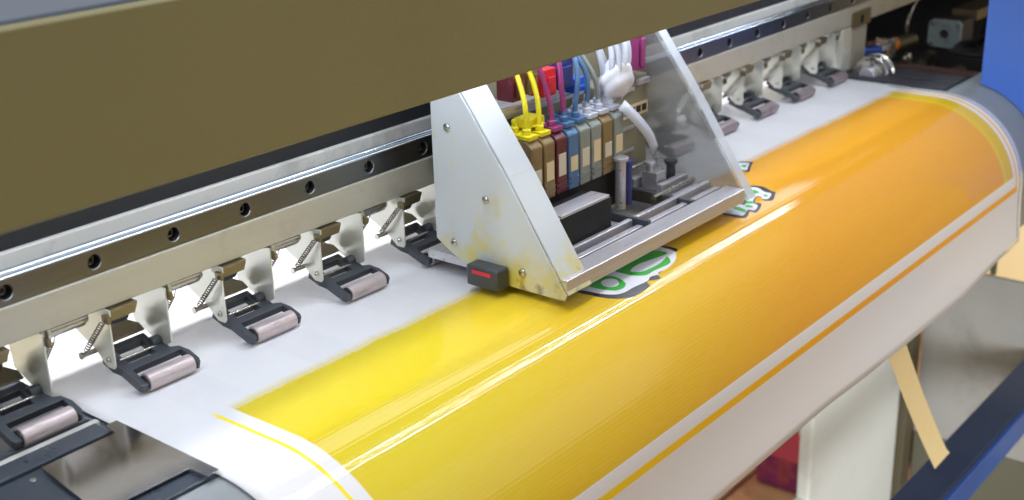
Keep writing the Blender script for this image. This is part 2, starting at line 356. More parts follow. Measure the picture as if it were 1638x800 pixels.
def tube(bm, pts, r, seg=10, mi=0, caps=True, radii=None):
    pts = [Vector(p) for p in pts]; rings = []
    up = Vector((0, 0, 1)); prev = None
    for i, p in enumerate(pts):
        d = (pts[min(i + 1, len(pts) - 1)] - pts[max(i - 1, 0)]).normalized()
        if prev is None:
            a = d.cross(up); a = a.normalized() if a.length > 1e-3 else d.cross(Vector((1, 0, 0))).normalized()
        else:
            a = (prev - prev.dot(d) * d).normalized()
        prev = a; b = d.cross(a); rr = radii[i] if radii else r
        rings.append([bm.verts.new(p + rr * (cos(2 * pi * k / seg) * a + sin(2 * pi * k / seg) * b)) for k in range(seg)])
    for i in range(len(rings) - 1):
        for k in range(seg):
            f = bm.faces.new([rings[i][k], rings[i][(k + 1) % seg], rings[i + 1][(k + 1) % seg], rings[i + 1][k]]); f.material_index = mi
    if caps:
        f = bm.faces.new(rings[0]); f.material_index = mi; f = bm.faces.new(list(reversed(rings[-1]))); f.material_index = mi
def cyl(bm, p0, p1, r, seg=20, mi=0): tube(bm, [p0, p1], r, seg, mi)
def lathe(bm, p, axis, prof, seg=28, mi=0):
    axis = Vector(axis).normalized(); p = Vector(p)
    a = axis.cross(Vector((0, 0, 1))); a = a.normalized() if a.length > 1e-3 else axis.cross(Vector((1, 0, 0))).normalized(); b = axis.cross(a)
    rings = [[bm.verts.new(p + axis * t + r * (cos(2 * pi * k / seg) * a + sin(2 * pi * k / seg) * b)) for k in range(seg)] for t, r in prof]
    for i in range(len(rings) - 1):
        for k in range(seg):
            f = bm.faces.new([rings[i][k], rings[i][(k + 1) % seg], rings[i + 1][(k + 1) % seg], rings[i + 1][k]]); f.material_index = mi
    bm.faces.new(rings[0]); bm.faces.new(list(reversed(rings[-1])))
def smoothloop(pts, n=4):
    out = []; m = len(pts)
    for i in range(m):
        p0, p1, p2, p3 = (Vector(pts[(i + k) % m]) for k in (-1, 0, 1, 2))
        for j in range(n):
            t = j / n
            out.append(tuple(0.5 * ((2 * p1) + (-p0 + p2) * t + (2 * p0 - 5 * p1 + 4 * p2 - p3) * t * t + (-p0 + 3 * p1 - 3 * p2 + p3) * t ** 3)))
    return out
def empty(name, loc=(0, 0, 0)):
    o = bpy.data.objects.new(name, None); COL.objects.link(o); o.location = loc; o.empty_display_size = 0.02; return o
def tag(o, label=None, cat=None, group=None, kind=None):
    if label: o['label'] = label
    if cat: o['category'] = cat
    if group: o['group'] = group
    if kind: o['kind'] = kind
    return o
def new(): return bmesh.new()

# ------------------------------------------------------------------ setting
bm = new(); box(bm, -4, 5, -4, 5, -0.95, -0.90)
tag(finish(bm, 'floor', MT['floor']), kind='structure')
bm = new(); box(bm, 2.45, 2.52, -3.5, 4, -0.897, 0.10)
tag(finish(bm, 'far_wall', MT['cream']), kind='structure')

# ------------------------------------------------------------------ the printer body
P = empty('wide_format_printer', (0.4, 0.1, -0.9))
tag(P, 'wide format banner printer with tan hood, steel guide rail and blue end panel', 'printer')
def part(bm, name, m, bevel=0.0, smooth=False, parent=None, seg=2):
    o = finish(bm, name, m, None, bevel, smooth, seg)
    par = parent or P
    o.parent = par; o.matrix_parent_inverse = (Matrix.Translation(-P.location) if par is P else Matrix.Identity(4))
    if par is not P: o.matrix_parent_inverse = Matrix.Identity(4)
    return o
# hood: a folded sheet front with its own dark lining and grey lid behind
bm = new()
prof = [(-0.108, 0.262), (-0.1105, 0.2595), (-0.1105, 0.1655), (-0.109, 0.1642), (-0.104, 0.1642), (-0.104, 0.1662), (-0.1085, 0.1662), (-0.1085, 0.2585), (-0.106, 0.2600)]
plate(bm, prof, [], lambda a, b, t: (t, a, b), -0.75, 1.75)
hood = part(bm, 'hood', MT['hood'], 0.0006)
bm = new(); box(bm, -0.75, 1.75, -0.0935, 0.20, 0.2555, 0.2615)
part(bm, 'hood_lid', MT['lid'], 0.002)
bm = new(); box(bm, -0.75, 1.75, -0.1055, -0.0925, 0.2520, 0.2550)
part(bm, 'hood_seal', MT['black'])
# dark housing behind the beam
bm = new(); box(bm, -0.75, 1.19, 0.0200, 0.19, 0.094, 0.252)
part(bm, 'rear_housing', MT['dark'])
# beam: upper flange (carries the rail) and lower box
bm = new(); box(bm, -0.75, 1.75, 0.0152, 0.0195, 0.082, 0.1075)
part(bm, 'upper_beam', MT['beamw'], 0.0012)
bm = new(); box(bm, -0.75, 1.75, -0.0015, 0.050, 0.0580, 0.0812)
part(bm, 'lower_beam', MT['alu'], 0.0009)
# rail with counterbored holes every 60 mm
N0, N1 = -6, 25
bm = new()
zc, hh = 0.0895, 0.0078
ca = math.atan2(hh, 0.03)
ang = sorted(set([round(2 * pi * k / 28, 5) for k in range(28)] + [round(v % (2 * pi), 5) for v in (ca, -ca, pi - ca, pi + ca)]))
for n in range(N0, N1):
    xc = 0.06 * n + 0.0002
    rings = [[], [], [], []]
    for a in ang:
        c_, s_ = cos(a), sin(a)
        k = min(0.03 / abs(c_) if abs(c_) > 1e-6 else 9, hh / abs(s_) if abs(s_) > 1e-6 else 9)
        for q, (r, y) in enumerate(((k, 0.0), (0.0050, 0.0), (0.00455, 0.0005), (0.00455, 0.0085))):
            rings[q].append(bm.verts.new((xc + r * c_, y, zc + r * s_)))
    m_ = len(ang)
    for q in range(3):
        for i in range(m_):
            bm.faces.new([rings[q][i], rings[q][(i + 1) % m_], rings[q + 1][(i + 1) % m_], rings[q + 1][i]])
    bm.faces.new(rings[3])
bmesh.ops.remove_doubles(bm, verts=bm.verts, dist=0.00001)
xa, xb = 0.06 * (N0 - 0.5), 0.06 * (N1 - 0.5)
rp = [(0.0, zc + hh)] + [(0.0018 - 0.0018 * cos(a), zc + hh + 0.0018 * sin(a)) for a in [i * pi / 2 / 8 for i in range(1, 9)]] + [(0.0036, 0.0989), (0.0042, 0.0972), (0.0048, 0.0966), (0.0072, 0.0964)] + [(0.0096 - 0.0020 * cos(a), 0.0968 + 0.0026 * sin(a)) for a in [i * pi / 2 / 8 for i in range(9)]] + [(0.0116, 0.0992), (0.0122, 0.0976), (0.0150, 0.0976)]
A = [bm.verts.new((xa, y, z)) for y, z in rp]; B = [bm.verts.new((xb, y, z)) for y, z in rp]
for i in range(len(rp) - 1):
    f = bm.faces.new([A[i], B[i], B[i + 1], A[i + 1]]); f.material_index = 1; f.smooth = True
rail = part(bm, 'guide_rail', [MT['rail'], MT['railtop']])
bm = new()
lathe(bm, (0, 0.0084, 0), (0, -1, 0), [(0, 0.0036), (0.0030, 0.0036), (0.0036, 0.0031), (0.0036, 0.0017), (0.0016, 0.0015)], 18)
bolt0 = finish(bm, 'rail_bolt', MT['darkbolt'], None, 0, True)
for n in range(N0, N1):
    o = bolt0 if n == N0 else bolt0.copy()
    if n != N0: COL.objects.link(o)
    o.parent = rail; o.location = (0.06 * n + 0.0002, 0, zc)
# light bar under the hood
bm = new(); box(bm, -0.55, 1.42, -0.1028, -0.056, 0.2018, 0.2034)
bar = part(bm, 'light_bar', MT['ledpcb'])
bm = new(); box(bm, -0.0016, 0.0016, -0.0011, 0.0011, -0.0004, 0.0004)
led0 = finish(bm, 'led', MT['led'])
for k in range(92):
    o = led0 if k == 0 else led0.copy()
    if k: COL.objects.link(o)
    o.parent = bar; o.location = (-0.52 + 0.0195 * k, -0.0945, 0.2010)
# platen (flat bed) and the curved apron in front
bm = new(); box(bm, -0.75, 1.19, -0.1360, 0.0900, -0.05, -0.0014)
part(bm, 'platen', MT['platen'])
bm = new()
pr = [(ARC0 + 0.0010, -0.0016)] + [(ARC0 - (RAD - 0.002) * sin(t), -RAD + (RAD - 0.002) * cos(t)) for t in [i * pi / 2 / 20 for i in range(21)]] + [(-0.2350, -0.150), (-0.2335, -0.1560)]
inner = [(y + 0.0022, z - 0.0012) for y, z in reversed(pr)]
plate(bm, pr + inner, [], lambda a, b, t: (t, a, b), -0.75, 1.55)
part(bm, 'apron', MT['apron'], 0, True)
bm = new(); box(bm, -0.75, 1.55, -0.205, -0.10, -0.19, -0.175)
part(bm, 'apron_underside', MT['olive'])
# rear guide plate behind the sheet
bm = new(); rg = [(0.084, -0.0012), (0.100, 0.006), (0.128, 0.09), (0.131, 0.089), (0.103, 0.004), (0.087, -0.0035)]
plate(bm, rg, [], lambda a, b, t: (t, a, b), -0.75, 1.19)
part(bm, 'rear_guide', MT['rear'])
# grooves and bars of the bed left of the sheet
bm = new()
for (y0, y1, z1) in ((-0.0470, -0.0300, 0.0026), (-0.0205, -0.0150, 0.0012)):
    box(bm, -0.6, 0.0285 if y1 > -0.029 else 0.0262, y0, y1, -0.0013, z1)
for b_ in islands(bm): part(b_, 'bed_bar', [MT['platen']], 0.0008)
bm = new(); box(bm, -0.6, 0.0300, -0.0290, -0.0240, -0.0013, 0.0020)
part(bm, 'bright_strip', MT['beamw'], 0.0008)
bm = new(); box(bm, -0.6, 0.0262, -0.1355, -0.0485, -0.0013, 0.0008)
part(bm, 'bed_cover', MT['platen'], 0.0006)
bm = new(); 
for x0 in (-0.03, 0.004): 
    lathe(bm, (x0 - 0.038, -0.058, 0.0008), (0, 0, 1), [(0, 0.002), (0.0008, 0.002), (0.0012, 0.0012)], 14)
for b_ in islands(bm): part(b_, 'bed_screw', MT['bolt'], 0, True)
# far end: bed beyond the sheet
bm = new()
for (x0, x1, y0, y1, z1, a) in ((1.113, 1.146, -0.134, 0.01, 0.0002, 0), (1.149, 1.187, -0.134, 0.01, 0.0010, 0)):
    box(bm, x0, x1, y0, y1, -0.0013, z1)
for b_ in islands(bm): part(b_, 'end_bed_plate', MT['platenR'], 0.001)
# end post
bm = new(); box(bm, 1.143, 1.186, -0.001, 0.04, 0.0012, 0.0575)
part(bm, 'end_post', MT['alu'], 0.001)
bm = new(); box(bm, 1.112, 1.137, -0.003, 0.03, 0.0035, 0.0572)
part(bm, 'end_bracket', MT['zinc'], 0.001)
bm = new(); box(bm, 1.138, 1.190, -0.0035, -0.0017, 0.0545, 0.0735)
box(bm, 1.160, 1.168, -0.0040, -0.0036, 0.058, 0.068, 1)
part(bm, 'post_cap_plate', [MT['zincdark'], MT['black']], 0.0005)
# blue end panel following the apron curve
bm = new()
bp = [(-0.155, 0.30), (-0.155, -0.002)] + [(ARC0 - (RAD - 0.001) * sin(t), -RAD + (RAD - 0.001) * cos(t)) for t in [0.25 + i * 0.06 for i in range(22)]] + [(-0.34, -0.099), (-0.34, 0.30)]
plate(bm, bp, [], lambda a, b, t: (t, a, b), 1.172, 1.40)
part(bm, 'blue_end_panel', MT['blue'], 0.002)
# machine interior at the far end
bm = new(); box(bm, 1.192, 2.3, 0.34, 0.36, -0.2, 0.5)
part(bm, 'back_panel', MT['navy'])
bm = new(); box(bm, 2.3, 2.32, -0.3, 0.34, -0.2, 0.5)
part(bm, 'end_wall', MT['navy'])
bm = new(); box(bm, 1.192, 2.3, -0.12, 0.339, -0.085, -0.075)
part(bm, 'service_tray', MT['brownbox'])
bm = new(); box(bm, 1.192, 2.3, -0.17, 0.339, 0.30, 0.32)
part(bm, 'service_roof', MT['navy'])
bm = new(); box(bm, 1.335, 1.352, -0.16, 0.20, -0.040, -0.029)
part(bm, 'cross_bar', MT['rust'], 0.002)
bm = new(); box(bm, 1.56, 1.74, -0.010, 0.030, -0.004, 0.012)
part(bm, 'bay_shelf', MT['zincdark'], 0.002)
bm = new(); box(bm, 1.44, 1.462, -0.15, -0.075, -0.0745, -0.042)
part(bm, 'bay_block', MT['brownbox'], 0.003)
bm = new(); box(bm, 1.372, 1.384, -0.16, 0.05, -0.0745, -0.048)
part(bm, 'inner_rail', MT['rust'], 0.002)
bm = new()
for k in range(14):
    box(bm, 2.285 - 0.001 * (k % 2), 2.299, -0.15 + 0.034 * k, -0.15 + 0.034 * k + 0.022 + 0.006 * (k % 3), -0.19, 0.29)
for b_ in islands(bm): part(b_, 'bay_slat', MT['slat'])
for xx, yy, zz in ((1.40, 0.01, -0.030), (1.405, -0.045, -0.033), (1.398, -0.10, -0.038), (1.46, 0.02, -0.028)):
    bm = new(); lathe(bm, (xx, yy, zz - 0.045), (0, 0, 1), [(0, 0.007), (0.030, 0.007), (0.031, 0.0095), (0.038, 0.0095), (0.040, 0.005)], 14)
    part(bm, 'bay_stud', MT['zincdark'], 0, True)
# stand: leg, cabinet, blue beam
bm = new(); box(bm, 1.105, 1.414, 0.0, 0.02, -0.898, -0.18)
box(bm, 1.085, 1.1045, 0.004, 0.02, -0.898, -0.60)
part(bm, 'stand_leg', MT['leg'], 0.004)
bm = new(); box(bm, 1.4155, 1.449, -0.012, 0.03, -0.898, -0.20)
part(bm, 'leg_return', MT['olive'], 0.002)
bm = new(); box(bm, 1.45, 1.458, -0.60, -0.012, -0.6385, -0.3525)
part(bm, 'end_cabinet', MT['greycab'], 0.002)
bm = new(); box(bm, 1.452, 1.458, -0.60, -0.012, -0.898, -0.6395)  # lower part of the cabinet side, darker olive than above
part(bm, 'lower_cabinet_side', MT['lowcab'], 0.002)
bm = new()
pb = [(-0.1775, -0.4500), (-0.2270, -0.4500), (-0.2270, -0.487), (-0.1775, -0.487)]
plate(bm, pb, [], lambda a, b, t: (t, a, b), 0.2, 1.4488)
part(bm, 'stand_beam', MT['bluedark'], 0.0025, seg=3)
bm = new(); box(bm, 0.2, 1.4488, -0.2345, -0.2273, -0.486, -0.4495)
part(bm, 'beam_front_face', MT['bluelip'], 0.0015)
bm = new(); cyl(bm, (1.46, -0.1055, -0.352), (1.46, -0.1055, -0.16), 0.0045, 12)
part(bm, 'support_rod', MT['olive'], 0, True)
bm = new()
lathe(bm, (1.449, -0.20, -0.42), (-1, 0, 0), [(0, 0.006), (0.008, 0.006), (0.012, 0.003)], 14)
part(bm, 'cabinet_knob', MT['bolt'], 0, True)

# ------------------------------------------------------------------ banner sheet
edge = [(0.0, -0.175), (0.415, -0.168), (0.586, -0.168), (0.7175, -0.173), (0.79, -0.175), (0.925, -0.1765), (1.055, -0.166), (1.2, -0.157)]
def edgez(x):
    for (a, za), (b, zb) in zip(edge, edge[1:]):
        if a <= x <= b:
            t = (x - a) / (b - a); t = t * t * (3 - 2 * t); return za + (zb - za) * t
    return edge[-1][1]
def sheet(s, x=0.5, off=0.0):
    """point of the sheet at distance s past the start of the curve"""
    if s <= 0:
        y = ARC0 - s
        if y > 0.0665:      # rises behind the rollers
            d = y - 0.0665; r = 0.03
            if d < r * 1.2: a = d / r; return Vector((x, 0.0665 + r * sin(a), r * (1 - cos(a)) + off))
            a = 1.2; e_ = d - r * 1.2
            return Vector((x, 0.0665 + r * sin(a) + e_ * cos(a), r * (1 - cos(a)) + e_ * sin(a)))
        return Vector((x, y, off))
    q = s / RAD
    if q < pi / 2: return Vector((x, ARC0 - (RAD + off) * sin(q), -RAD + (RAD + off) * cos(q)))
    e_ = s - RAD * pi / 2; wob = 0.0022 * sin(x * 9 + 1.0) * min(1, e_ / 0.05)
    curl = -0.0035 * min(1, e_ / 0.06) ** 2
    return Vector((x, ARC0 - RAD - off + curl + wob * 0.3, -RAD - e_))
bm = new(); uvl = bm.loops.layers.uv.new('sheet')
X0, X1 = 0.0335, 1.1060
xs = [X0 + (X1 - X0) * i / 150 for i in range(151)]
ts = [-0.32 + i * 0.012 for i in range(27)]
ts = [t for t in ts if t < -0.012] + [-0.006, 0.0]
grid = []
for x in xs:
    row = []
    L_end = RAD * pi / 2 + (-RAD - edgez(x))
    ss = ts + [0.157 * (i + 1) / 26 for i in range(26)] + [0.1571 + (L_end - 0.1571) * (i + 1) / 8 for i in range(8)]
    for s in ss: row.append((bm.verts.new(sheet(s, x)), x, s))
    grid.append(row)
for i in range(len(grid) - 1):
    for j in range(len(grid[0]) - 1):
        q = [grid[i][j], grid[i + 1][j], grid[i + 1][j + 1], grid[i][j + 1]]
        f = bm.faces.new([v[0] for v in q]); f.smooth = True
        for l, v in zip(f.loops, q): l[uvl].uv = (v[1], v[2])
banner = finish(bm, 'vinyl_banner', MT['vinyl'], None, 0, True)
sd = banner.modifiers.new('thickness', 'SOLIDIFY'); sd.thickness = 0.0005; sd.offset = -1
tag(banner, 'white vinyl banner with yellow to orange printed field draped over the front of the printer', 'banner')
# lettering: ink shapes lying on the sheet
def ink(name, m, loops, off, n=4):
    bm = new()
    for lp in loops:
        outer = smoothloop(lp[0], n); holes = [smoothloop(h, n) for h in lp[1:]]
        plate(bm, outer, holes, lambda a, b, t: (a, b, t), 0.0, 0.00003)
    for k in range(-60, 60):
        s = k * 0.002
        bmesh.ops.bisect_plane(bm, geom=bm.verts[:] + bm.edges[:] + bm.faces[:], plane_co=(0, s, 0), plane_no=(0, 1, 0))
    for v in bm.verts:
        v.co = sheet(v.co.y, v.co.x, off + v.co.z)
    return finish(bm, name, m, banner)
oo = [(0.3807, 0.0082), (0.3884, 0.0035), (0.4002, 0.0045), (0.4065, 0.0085), (0.4084, 0.0145), (0.4069, 0.0219), (0.4045, 0.0248), (0.3988, 0.0267), (0.3905, 0.0253), (0.3855, 0.0208), (0.3819, 0.0153)]
oi = [(0.3905, 0.0117), (0.3964, 0.0092), (0.4024, 0.0114), (0.4049, 0.0152), (0.4024, 0.0202), (0.3958, 0.0216), (0.3893, 0.0181)]
do = [(0.4182, 0.0052), (0.4393, 0.0021), (0.4592, 0.0031), (0.4718, 0.0070), (0.4757, 0.017), (0.4582, 0.0151), (0.439, 0.0123), (0.4259, 0.0146), (0.4284, 0.0194), (0.4365, 0.0221), (0.4541, 0.0227), (0.4638, 0.0214), (0.4705, 0.0203), (0.466, 0.0262), (0.4591, 0.0277), (0.4425, 0.0264), (0.4303, 0.0263), (0.421, 0.0204), (0.4176, 0.013)]
ink('letter_outline', MT['pblack'], [[[(0.366, -0.008), (0.3660, 0.0080), (0.369, 0.0166), (0.3739, 0.0251), (0.3814, 0.0318), (0.3925, 0.037), (0.4019, 0.0382), (0.4195, 0.0372), (0.4222, 0.0332), (0.4257, 0.0322), (0.4338, 0.0352), (0.4384, 0.0350), (0.4399, 0.0314), (0.455, 0.0295), (0.470, 0.026), (0.481, 0.0205), (0.4863, 0.0198), (0.4890, 0.017), (0.4860, 0.006), (0.478, -0.012), (0.42, -0.02)]]], 0.00010)
ink('letter_ground', MT['pwhite'], [[[(0.3716, -0.004), (0.3735, 0.0134), (0.378, 0.0221), (0.386, 0.0285), (0.3944, 0.0307), (0.4059, 0.0307), (0.4167, 0.0315), (0.4251, 0.0318), (0.4317, 0.0298), (0.4407, 0.0318), (0.4427, 0.0300), (0.4547, 0.0307), (0.47, 0.0280), (0.4806, 0.0222), (0.4834, 0.0187), (0.4822, 0.0102), (0.4762, -0.006), (0.42, -0.014)]]], 0.00018)
ink('letter', MT['green'], [[oo, oi]], 0.00026)
ink('letter', MT['green'], [[do]], 0.00026)
ink('letter_outline', MT['pblack'], [[[(0.6450, -0.016), (0.6539, -0.0160), (0.6635, -0.0129), (0.6685, -0.0023), (0.6632, 0.0093), (0.6628, 0.0144), (0.6591, 0.0164), (0.6445, 0.0215), (0.6372, 0.0160), (0.6448, 0.0105), (0.638, 0.0085), (0.6257, 0.0137), (0.6286, 0.0168), (0.6265, 0.0203), (0.6083, 0.0250), (0.6057, 0.02), (0.592, 0.0243), (0.584, 0.0186), (0.5805, 0.0), (0.60, -0.012)]]], 0.00010, 3)
ink('letter_ground', MT['pwhite'], [[[(0.6475, -0.0118), (0.6581, -0.0110), (0.6627, -0.0036), (0.6560, 0.0070), (0.6565, 0.0138), (0.6434, 0.0175), (0.6393, 0.0140), (0.6434, 0.0100), (0.6395, 0.0072), (0.6248, 0.0122), (0.6225, 0.0185), (0.6106, 0.0218), (0.607, 0.0175), (0.5945, 0.0205), (0.5896, 0.0176), (0.585, 0.002), (0.61, -0.008)]]], 0.00018, 3)
ink('letter', MT['green'], [[[(0.6341, -0.0065), (0.6468, -0.0081), (0.6549, -0.0038), (0.6516, 0.0041), (0.646, 0.0030), (0.6406, 0.0004), (0.6306, -0.0009)]],
    [[(0.6188, 0.0016), (0.6244, 0.0068), (0.6266, 0.0117), (0.6227, 0.0134), (0.6172, 0.0088)]],
    [[(0.6129, 0.0111), (0.617, 0.0127), (0.6162, 0.0173), (0.614, 0.0174), (0.6108, 0.0138)]],
    [[(0.5991, 0.0065), (0.6051, 0.0074), (0.605, 0.0158), (0.5992, 0.0184)]],
    [[(0.646, 0.0110), (0.6506, 0.0111), (0.6495, 0.0140), (0.6461, 0.0138)]],
    [[(0.6323, 0.0045), (0.6363, 0.0050), (0.6348, 0.0066), (0.6315, 0.0064)]]], 0.00026, 3)
ink('letter_outline', MT['pblack'], [[[(0.7136, -0.0600), (0.7216, -0.0591), (0.7277, -0.0568), (0.7313, -0.0507), (0.7312, -0.0453), (0.7262, -0.0440), (0.7150, -0.0395), (0.7029, -0.0340), (0.7005, -0.0357), (0.7023, -0.0486)]]], 0.00010, 3)
ink('letter_ground', MT['pwhite'], [[[(0.7145, -0.0571), (0.7209, -0.0569), (0.7265, -0.050), (0.7250, -0.0464), (0.7140, -0.0420), (0.7073, -0.039), (0.7037, -0.0404), (0.7064, -0.0499)]]], 0.00018, 3)
ink('letter', MT['green'], [[[(0.7147, -0.0503), (0.7193, -0.0490), (0.7174, -0.0451), (0.712, -0.0445)]]], 0.00026, 3)

# masking tape hanging from the front edge
TX = lambda t: 0.742 + 0.180 * t + 0.014 * t * t
bm = new(); NN = 18; prev = None
for i in range(NN + 1):
    t = i / NN
    a = Vector((TX(t), -0.2285 + 0.0015 * sin(3 * t), -0.148 - 0.243 * t))
    b = a + Vector((0.0435, -0.0004, -0.003 + 0.004 * (i == NN)))
    row = [bm.verts.new(a), bm.verts.new((a + b) / 2), bm.verts.new(b)]
    if prev:
        for k in (0, 1): bm.faces.new([prev[k], prev[k + 1], row[k + 1], row[k]])
    prev = row
o = finish(bm, 'tape_strip', MT['tape'])
sd = o.modifiers.new('thickness', 'SOLIDIFY'); sd.thickness = 0.0003
tag(o, 'cream masking tape strip hanging from the front edge of the banner above the blue beam', 'tape')

# steel clamp plate on the bed at the left edge of the sheet
bm = new()
cp = [(0.0345, -0.0398), (0.0335, -0.1372), (0.0249, -0.1378), (0.0240, -0.1226), (-0.0146, -0.1216), (-0.034, -0.1210), (-0.0252, -0.0532), (0.0246, -0.0526), (0.0258, -0.0402)]
plate(bm, cp, [], lambda a, b, t: (a, b, t), 0.0029, 0.0037)
tag(finish(bm, 'clamp_plate', MT['clamp'], None, 0.0003), 'thin notched steel plate holding down the near left edge of the banner', 'clamp plate')

# ------------------------------------------------------------------ pinch roller assemblies
X00 = 0.0616; PITCH = 0.0893
def rx(o, x): return x
def pinch():
    r = empty('pinch_roller_assembly', (0, 0, 0))
    K = 0.35; ca_ = 1 / sqrt(1 + K * K)
    tp = lambda a, b, t: (a, b + t * K * ca_, 0.010 + K * (b + 0.0165) - t * ca_)
    near = [(-0.0062, 0.0576), (-0.0062, 0.0535), (-0.0046, 0.0525), (-0.0046, 0.0190), (-0.0030, 0.0166), (0.0040, 0.0166), (0.0070, 0.0190), (0.0150, 0.0260), (0.0330, 0.0340), (0.0420, 0.0410), (0.0460, 0.0576)]
    bm = new(); hole = [(0.0006 + 0.0018 * cos(a), 0.0226 + 0.0018 * sin(a)) for a in [i * pi / 6 for i in range(12)]]
    plate(bm, near, [hole], lambda a, b, t: (t, a, b), -0.0006, 0.0006)
    finish(bm, 'side_plate', MT['zinc'], r, 0.0003)
    far = [(-0.0048, 0.0576), (-0.0048, 0.0200), (0.0008, 0.0166), (0.0120, 0.0170), (0.0340, 0.0260), (0.0370, 0.0440), (0.0375, 0.0576)]
    bm = new(); plate(bm, far, [], lambda a, b, t: (t, a, b), 0.0428, 0.0440)
    finish(bm, 'side_plate', MT['zinc'], r, 0.0003)
    # folded tab under the beam
    bm = new(); tbp = [(-0.0050, 0.0560), (-0.0050, 0.0572), (0.0140, 0.0572), (0.0140, 0.0500), (0.0128, 0.0500), (0.0128, 0.0560)]
    plate(bm, tbp, [], lambda a, b, t: (t, a, b), 0.0010, 0.0215)
    plate(bm, [(0.0010, -0.0050), (0.0010, 0.0), (0.0215, 0.0), (0.0190, -0.0050)], [], lambda a, b, t: (a, -0.0050 + t, 0.0560 + b * 1.2), 0.0, 0.0011)
    finish(bm, 'tab', MT['zincdark'], r, 0.0003)
    bm = new(); cyl(bm, (0.0010, 0.013, 0.0455), (0.022, 0.013, 0.0455), 0.0062, 24); cyl(bm, (0.022, 0.013, 0.0455), (0.0242, 0.013, 0.0455), 0.0035, 16)
    finish(bm, 'cam', MT['plastic'], r, 0.0004, True)
    # shaft to the next assembly, retaining ring
    bm = new(); cyl(bm, (0.0442, 0.010, 0.0520), (0.0795, 0.010, 0.0520), 0.0046, 24); cyl(bm, (0.0795, 0.010, 0.0520), (0.0825, 0.010, 0.0520), 0.0032, 18)
    sh = finish(bm, 'shaft', MT['rod'], r, 0.0003, True)
    bm = new(); lathe(bm, (0.0515, 0.010, 0.0520), (1, 0, 0), [(0, 0.0055), (0, 0.0068), (0.0026, 0.0068), (0.0026, 0.0055)], 26)
    finish(bm, 'ring', MT['zinc'], sh, 0.0003, True)
    # hook tabs
    for hx in (-0.0034, 0.0442):
        bm = new(); box(bm, hx, hx + 0.0026, -0.0080, -0.0012, 0.0495, 0.0550)
        finish(bm, 'hook', MT['zincdark'], r, 0.0005)
    # spring with lower pin
    for k, sxx in enumerate((-0.0048, 0.0486)):
        A_ = Vector((sxx, -0.0060, 0.0530)); B_ = Vector((sxx - (0.0036 if k == 0 else 0), 0.0155, 0.0258)); d = B_ - A_; ax = d.normalized()
        u = Vector((1, 0, 0)); v = ax.cross(u); pts = [A_ + Vector((0.002, 0, 0.002))]
        T = 13; n = T * 9
        for i in range(n + 1):
            t = i / n; an = 2 * pi * T * t
            pts.append(A_ + d * (0.08 + 0.84 * t) + 0.0016 * (cos(an) * u + sin(an) * v))
        pts.append(B_)
        bm = new(); tube(bm, pts, 0.00044, 5)
        finish(bm, 'spring', MT['spring'], r, 0, True)
        if k == 0:
            bm = new(); cyl(bm, (-0.0115, 0.0155, 0.0250), (-0.0098, 0.0155, 0.0250), 0.0024, 18); cyl(bm, (-0.0098, 0.0155, 0.0250), (0.0004, 0.0155, 0.0250), 0.0017, 14)
            finish(bm, 'pin', MT['rod'], r, 0.0002, True)
    # pivot bolt
    bm = new(); lathe(bm, (-0.0007, 0.0006, 0.0226), (-1, 0, 0), [(0, 0.0021), (0.0012, 0.0021), (0.0018, 0.0014), (0.0018, 0.0009), (0.0008, 0.0008)], 16)
    finish(bm, 'pivot_bolt', MT['bolt'], r, 0, True)
    # forked arm in black plastic
    out = [(0.0046, -0.0200), (0.0062, -0.0228), (0.0100, -0.0228), (0.0100, -0.0066), (0.0486, -0.0066), (0.0486, -0.0228), (0.0508, -0.0228), (0.0528, -0.0190), (0.0528, -0.0100), (0.0496, -0.0030), (0.0440, -0.0010), (0.0440, 0.0130), (0.0385, 0.0130), (0.0385, 0.0190), (0.0100, 0.0190), (0.0100, 0.0130), (0.0024, 0.0130), (0.0024, 0.0020), (0.0046, -0.0040)]
    w1 = [(0.0120, -0.0006), (0.0330, -0.0006), (0.0330, 0.0042), (0.0120, 0.0042)]
    w2 = [(0.0120, 0.0056), (0.0330, 0.0056), (0.0330, 0.0135), (0.0120, 0.0135)]
    bm = new(); plate(bm, out, [w1, w2], tp, 0.0, 0.0056)
    arm = finish(bm, 'arm', MT['plastic'], r, 0.0009)
    bm = new()
    for a, b in ((0.0350, 0.0425), (0.0030, 0.0090)):
        q0, q1 = Vector(tp(a, 0.0080, 0.0)), Vector(tp(b, 0.0080, 0.0)); cyl(bm, q0, q1, 0.0040, 22)
    for b_ in islands(bm): finish(b_, 'hub', MT['plastic'], arm, 0.0006, True)
    bm = new(); cyl(bm, tp(0.009, 0.0048, 0.0005), tp(0.037, 0.0048, 0.0005), 0.0010, 12)
    finish(bm, 'cross_rod', MT['rod'], arm, 0, True)
    # spring lever plate behind the arm
    lv = [(0.0060, 0.0195), (0.0400, 0.0195), (0.0400, 0.0250), (0.0320, 0.0330), (0.0060, 0.0330)]
    bm = new(); plate(bm, lv, [], lambda a, b, t: (a, b, 0.0235 + 0.55 * (b - 0.0195) + t), 0.0, 0.0012)
    finish(bm, 'lever', MT['lever'], r, 0.0003)
    # roller
    bm = new(); lathe(bm, (0.0118, -0.0165, 0.0063), (1, 0, 0), [(0, 0.0057), (0.0006, 0.0063), (0.0352, 0.0063), (0.0358, 0.0057)], 32)
    ro = finish(bm, 'roller', MT['roller'], r, 0, True)
    bm = new(); cyl(bm, (0.0102, -0.0165, 0.0063), (0.0117, -0.0165, 0.0063), 0.0050, 22); cyl(bm, (0.0477, -0.0165, 0.0063), (0.0485, -0.0165, 0.0063), 0.0044, 22)
    for b_ in islands(bm): finish(b_, 'end_cap', MT['rubber'], ro, 0, True)
    return r
base = pinch()
def kids(o): return [c for c in COL.objects if c.parent == o]
